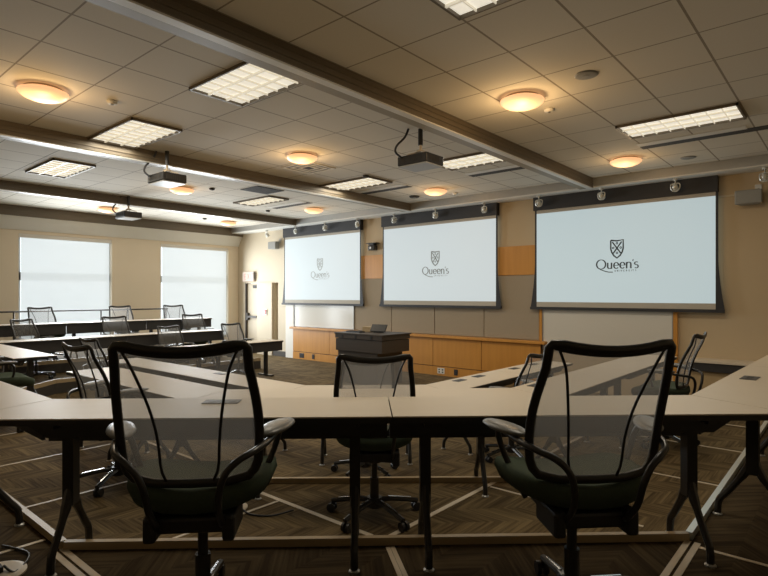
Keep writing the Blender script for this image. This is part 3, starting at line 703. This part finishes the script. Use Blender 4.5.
# ------------------------------------------------------------------ mesh-back task chairs
def back_y(u, v): return -0.165-0.155*v-0.028*(1-u*u)+0.030*math.sin(PI*min(1,v*1.25))
def back_w(v):
    w = 0.221+0.024*math.sin(PI*max(0,min(1,(v+0.1)/0.95)))
    if v < 0.16: w *= 0.72+0.28*math.sqrt(max(0,1-((0.16-v)/0.16)**2))
    return w
ZB0, ZB1 = 0.600, 1.120
def bp(u, v):
    dip = 0.030*(1-u*u)*max(0,(v-0.8)/0.2)
    return Vector((u*back_w(v), back_y(u,v), ZB0+(ZB1-ZB0)*v-dip))
def make_chair():
    e = empty('task_chair', (0,0,0))
    # back frame: swept round the outline
    out = []
    for i in range(13): out.append((1-0.0, 0.02+0.96*i/12))
    per = [bp(1, v) for v in [0.03,0.08,0.14,0.22,0.32,0.42,0.52,0.62,0.72,0.82,0.90,0.955]]
    per += [bp(u, 0.985 if abs(u) > 0.9 else 1.0) for u in (0.95,0.8,0.6,0.4,0.2,0,-0.2,-0.4,-0.6,-0.8,-0.95)]
    per += [bp(-1, v) for v in [0.955,0.90,0.82,0.72,0.62,0.52,0.42,0.32,0.22,0.14,0.08,0.03]]
    per += [bp(u, 0.0) for u in (-0.8,-0.5,0,0.5,0.8)]
    q = MB(); q.tube(per, 0.0175, 10, True, up=(0,1,0.25), r2=0.013)
    fr = q.build('backrest', 'gloss', e, smooth=True)
    # widen the upper rail
    q = MB(); q.tube([bp(u*0.97,0.985)+Vector((0,0,-0.006)) for u in [i/8 for i in range(-8,9)]], [0.010]+[0.014]*15+[0.010], 8, up=(0,1,0.25), r2=0.008)
    q.build('top_rail', 'gloss', fr, smooth=True)
    q = MB(); nu, nv = 10, 14
    vs = [bp(-0.97+1.94*i/nu, 0.01+0.98*j/nv) for j in range(nv+1) for i in range(nu+1)]
    q.add(vs, [(j*(nu+1)+i, j*(nu+1)+i+1, (j+1)*(nu+1)+i+1, (j+1)*(nu+1)+i) for j in range(nv) for i in range(nu)])
    tag(q.build('mesh_panel', 'mesh', fr, smooth=True), 'see-through grey mesh')
    for s_ in (-1,1):
        q = MB(); q.tube([bp(s_*(0.43+0.45*(max(0,v-0.2)/0.78)**2.0), v)+Vector((0,-0.004,0)) for v in [0.01+0.96*i/14 for i in range(15)]], 0.0055, 6, up=(0,1,0))
        q.build('back_seam', 'black', fr, smooth=True)
    # seat cushion
    q = MB(); n = 32; vs = []; fs = []
    prof = [(0.70,-0.068),(0.93,-0.055),(1.0,-0.015),(0.98,0.018),(0.90,0.030),(0.6,0.034),(0.25,0.034)]
    for k, z in prof:
        for j in range(n):
            a = 2*PI*j/n; ca, sa = math.cos(a), math.sin(a)
            x = 0.275*k*math.copysign(abs(ca)**0.62,ca); y = 0.245*k*math.copysign(abs(sa)**0.62,sa)
            vs.append((x*(1+0.06*y/0.235), y+0.03, 0.535+z+0.040*(x/0.26)**2-0.022*max(0,y/0.235)**2+0.01*max(0,-y/0.235)))
    for i in range(len(prof)-1):
        for j in range(n): fs.append((i*n+j,i*n+(j+1)%n,(i+1)*n+(j+1)%n,(i+1)*n+j))
    fs += [tuple(range(n))[::-1], tuple(range((len(prof)-1)*n,len(prof)*n))]
    tag(q.add(vs,fs).build('seat', 'seat', e, smooth=True), 'dark green cushion')
    # mechanism under the seat
    q = MB(); q.box(-0.13,0.13,-0.19,0.12,0.415,0.475); q.box(-0.16,-0.115,-0.22,-0.02,0.395,0.49); q.box(0.115,0.16,-0.22,-0.02,0.395,0.49); q.box(-0.04,0.04,-0.10,0.0,0.38,0.42)
    q.build('tilt_mechanism', 'black', e, bevel=0.012)
    for s_ in (-1,1):
        q = MB()
        pth = smooth_path([(s_*0.115,-0.20,0.45),(s_*0.117,-0.275,0.53),(s_*0.125,-0.300,0.61),(s_*0.148,-0.305,0.67),(s_*0.190,-0.295,0.710),(s_*0.235,-0.255,0.728),(s_*0.270,-0.17,0.738),(s_*0.292,-0.06,0.748),(s_*0.298,0.00,0.750),(s_*0.290,0.04,0.71),(s_*0.26,0.04,0.62),(s_*0.19,0.0,0.47)],4)
        q.tube(pth, 0.0125, 8, up=(0.3,0.2,1))
        ar = q.build('armrest', 'gloss', e, smooth=True)
        q = MB(); vs = []; n = 16; fs = []
        pr = [(0.3,0.0),(0.85,0.002),(1,0.012),(0.92,0.022),(0.6,0.030),(0.2,0.032)]
        for k, z in pr:
            for j in range(n):
                a = 2*PI*j/n; px_ = 0.054*k*math.cos(a); py_ = 0.125*k*math.sin(a); vs.append((s_*(0.292+px_*0.93+py_*0.36), -0.05+py_*0.93-px_*0.36, 0.754+z*0.8+0.04*py_))
        for i in range(len(pr)-1):
            for j in range(n): fs.append((i*n+j,i*n+(j+1)%n,(i+1)*n+(j+1)%n,(i+1)*n+j))
        fs += [tuple(range(n))[::-1], tuple(range((len(pr)-1)*n,len(pr)*n))]
        tag(q.add(vs,fs).build('arm_pad', 'pad', ar, smooth=True), 'grey oval pad')
    q = MB(); q.cyl((0,0,0.06),0.030,0.20,16); q.cyl((0,0,0.26),0.020,0.18,16); q.build('gas_column', 'gloss', e, smooth=False)
    b = MB(); b.cyl((0,0,0.065),0.05,0.065,16)
    for k in range(5):
        a = 2*PI*k/5+0.3; d = Vector((math.cos(a),math.sin(a),0))
        pth = [d*0.03+Vector((0,0,0.110)), d*0.12+Vector((0,0,0.105)), d*0.22+Vector((0,0,0.088)), d*0.31+Vector((0,0,0.070))]
        b.tube(pth, [0.026,0.023,0.020,0.017], 8, r2=0.016)
    st = b.build('star_base', 'gloss', e, smooth=False)
    for k in range(5):
        a = 2*PI*k/5+0.3; d = Vector((math.cos(a),math.sin(a),0)); q = MB()
        q.tube([d*0.10+Vector((0,0,0.1225)), d*0.26+Vector((0,0,0.098))], [0.010,0.007], 6, r2=0.003)
        tag(q.build('chrome_inlay', 'chrome', st), 'polished strip along a base arm')
    
    for k in range(5):
        a = 2*PI*k/5+0.3; d = Vector((math.cos(a),math.sin(a),0)); n_ = Vector((-d.y,d.x,0))
        q = MB(); c = d*0.305+n_*0.01+Vector((0,0,0.030))
        for s_ in (-1,1): q.tube([c+n_*(s_*0.026), c+n_*(s_*0.008)], 0.030, 14)
        q.tube([c+Vector((0,0,0.0)), d*0.305+Vector((0,0,0.075))], 0.008, 6)
        q.build('caster', 'black', e)
    return e
CH = [
 (-1.95,1.165,T1,46,1,'large foreground mesh chair on the left, back to viewer'),
 (-0.865,2.16,T1,46,1,'large foreground mesh chair on the right, back to viewer'),
 (-2.45,2.74,T2,42,1,'mesh chair at centre tucked behind the foreground tables'),
 (-3.53,3.82,0.0,47,1,'mesh chair hidden behind the central chair, base showing under tables'),
 (-2.71,5.17,0.0,88,1,'mesh chair behind the right chair, beside front row power modules'),
 (-1.44,5.93,T2,89,1,'mesh chair seen side-on near right edge with green seat'),
 (-4.42,1.90,T2,4,1,'angled mesh chair just left of the left foreground chair'),
 (-7.75,3.24,0.0,6,1,'distant mesh chair half hidden behind the angled chair at left'),
 (-7.12,1.82,T2,-4,1,'mesh chair cut off by the left edge, only arm and base visible'),
 (-12.12,3.84,T1,-82,0.92,'mesh chair before the first window at the far left rear table'),
 (-12.24,5.40,T1,-95,0.92,'mesh chair by the right side of first window at rear table'),
 (-12.12,6.58,T1,-100,0.92,'mesh chair in front of the left side of the second window'),
 (-11.0,3.30,T2,-62,0.94,'twisted mesh chair at the far left corner of middle row'),
 (-10.98,4.76,T2,-92,0.94,'mesh chair below the first window in second window-side row'),
 (-10.98,6.44,T2,-97,0.94,'mesh chair before the centre of second window, second row'),
 (-9.82,5.32,0.0,-88,0.97,'pale mesh chair just above the left foreground chair top edge'),
 (-9.82,6.70,0.0,-92,0.97,'mesh chair nearest the corner door at the T-legged table'),
]
c0 = make_chair()
for i, (x,y,z,rz,sz,lb) in enumerate(CH):
    o = c0 if i == 0 else copy_tree(c0)
    o.location = (x,y,z); o.rotation_euler = (0,0,R(rz)); o.scale = (1,1,sz); tag(o, lb, 'chair', 'mesh-back task chairs')

# ------------------------------------------------------------------ guard rail, floor boxes
e = empty('guard_rail', (-13.2,4.8,T1), 0, 'thin dark guard rail running below the windows behind rear tables', 'rail')
q = MB(); q.tube([(0,-3.2,0.92),(0,2.1,0.92)],0.018,8); q.build('handrail', 'rail', e)
for y in (-3.1,-1.25,0.48,1.1,2.05):
    q = MB(); q.cyl((0,y,0),0.016,0.92,8); q.build('post', 'rail', e)
def floor_box(x, y, z, label, pts):
    e = empty('floor_box', (x,y,z), 0, label, 'floor box', 'round floor boxes')
    q = MB(); q.lathe([(0.12,0.0),(0.12,0.008),(0.10,0.014),(0.02,0.014)], (0,0,0), 24); q.build('cover_plate', 'strip', e)
    q = MB(); q.box(-0.03,0.03,-0.02,0.02,0.014,0.04); q.build('plug', 'black', e)
    q = MB(); q.tube(smooth_path(pts,5),0.006,6); q.build('cable', 'black', e, smooth=True)
floor_box(-3.30,2.18,T2,'round pale floor box with cable under the middle row table',[(0.03,0,0.03),(0.10,0.03,0.01),(0.22,0.02,0.008),(0.34,0.10,0.008),(0.42,0.22,0.03)])
floor_box(-2.97,0.73,T1,'round pale floor box with cable at the bottom left corner',[(0.0,0.03,0.03),(0.06,0.06,0.01),(-0.1,0.16,0.008),(-0.3,0.1,0.008)])

# ------------------------------------------------------------------ light from the lamps and windows
def area(name, loc, rot, sx, sy, e_, c, spread=180):
    l = bpy.data.lights.new(name, 'AREA'); l.shape = 'RECTANGLE'; l.size = sx; l.size_y = sy; l.energy = e_; l.color = c; l.spread = R(spread)
    o = bpy.data.objects.new(name, l); COL.objects.link(o); o.location = loc; o.rotation_euler = rot
for a, b in WIN: area('window_daylight', (XW+0.09,(a+b)/2,(ZS+3.0)/2), (0,R(-90),0), 2.4, b-a-0.1, WIN_E, (0.90,0.96,1.0), 150)
for x, y in ((-4.11,2.95),(-6.55,3.0),(-9.19,3.07),(-4.11,6.75),(-1.49,6.76),(-1.49,2.92),(-6.56,6.85),(-9.25,6.83)):
    area('troffer_lamp', (x,y,ZC-0.045), (0,0,0), 1.1, 0.5, TROF_E, (1.0,0.90,0.72))
for (x,y), _ in DM:
    l = bpy.data.lights.new('dome_lamp', 'POINT'); l.energy = DOME_E*(1.0 if x > -3 and y < 7 else 0.85 if x > -6 and y < 7 else 0.45 if x > -6 else 0.3); l.color = (1.0,0.64,0.30); l.shadow_soft_size = 0.12
    o = bpy.data.objects.new('dome_lamp', l); COL.objects.link(o); o.location = (x,y,ZC-0.32)

# ------------------------------------------------------------------ world, camera, view
w = bpy.data.worlds.new('World'); sc.world = w; w.use_nodes = True
bg = w.node_tree.nodes['Background']; bg.inputs[0].default_value = (0.86,0.94,1.0,1); bg.inputs[1].default_value = 1.95
cam = bpy.data.cameras.new('Camera'); co = bpy.data.objects.new('Camera', cam); COL.objects.link(co)
co.location = (0,0,1.70); co.rotation_euler = (R(90),0,R(40.8))
cam.sensor_width = 36; cam.lens = 546/768*36; cam.shift_y = 6.5/768; cam.clip_start = 0.05
sc.camera = co
sc.view_settings.view_transform = 'Standard'; sc.view_settings.look = 'None'
sc.view_settings.exposure = 0.2; sc.view_settings.gamma = 1.0; sc.view_settings.use_curve_mapping = False
try:
    sc.cycles.use_denoising = True; sc.cycles.max_bounces = 8; sc.cycles.transparent_max_bounces = 16
    sc.cycles.sample_clamp_indirect = 4.0
except Exception: pass
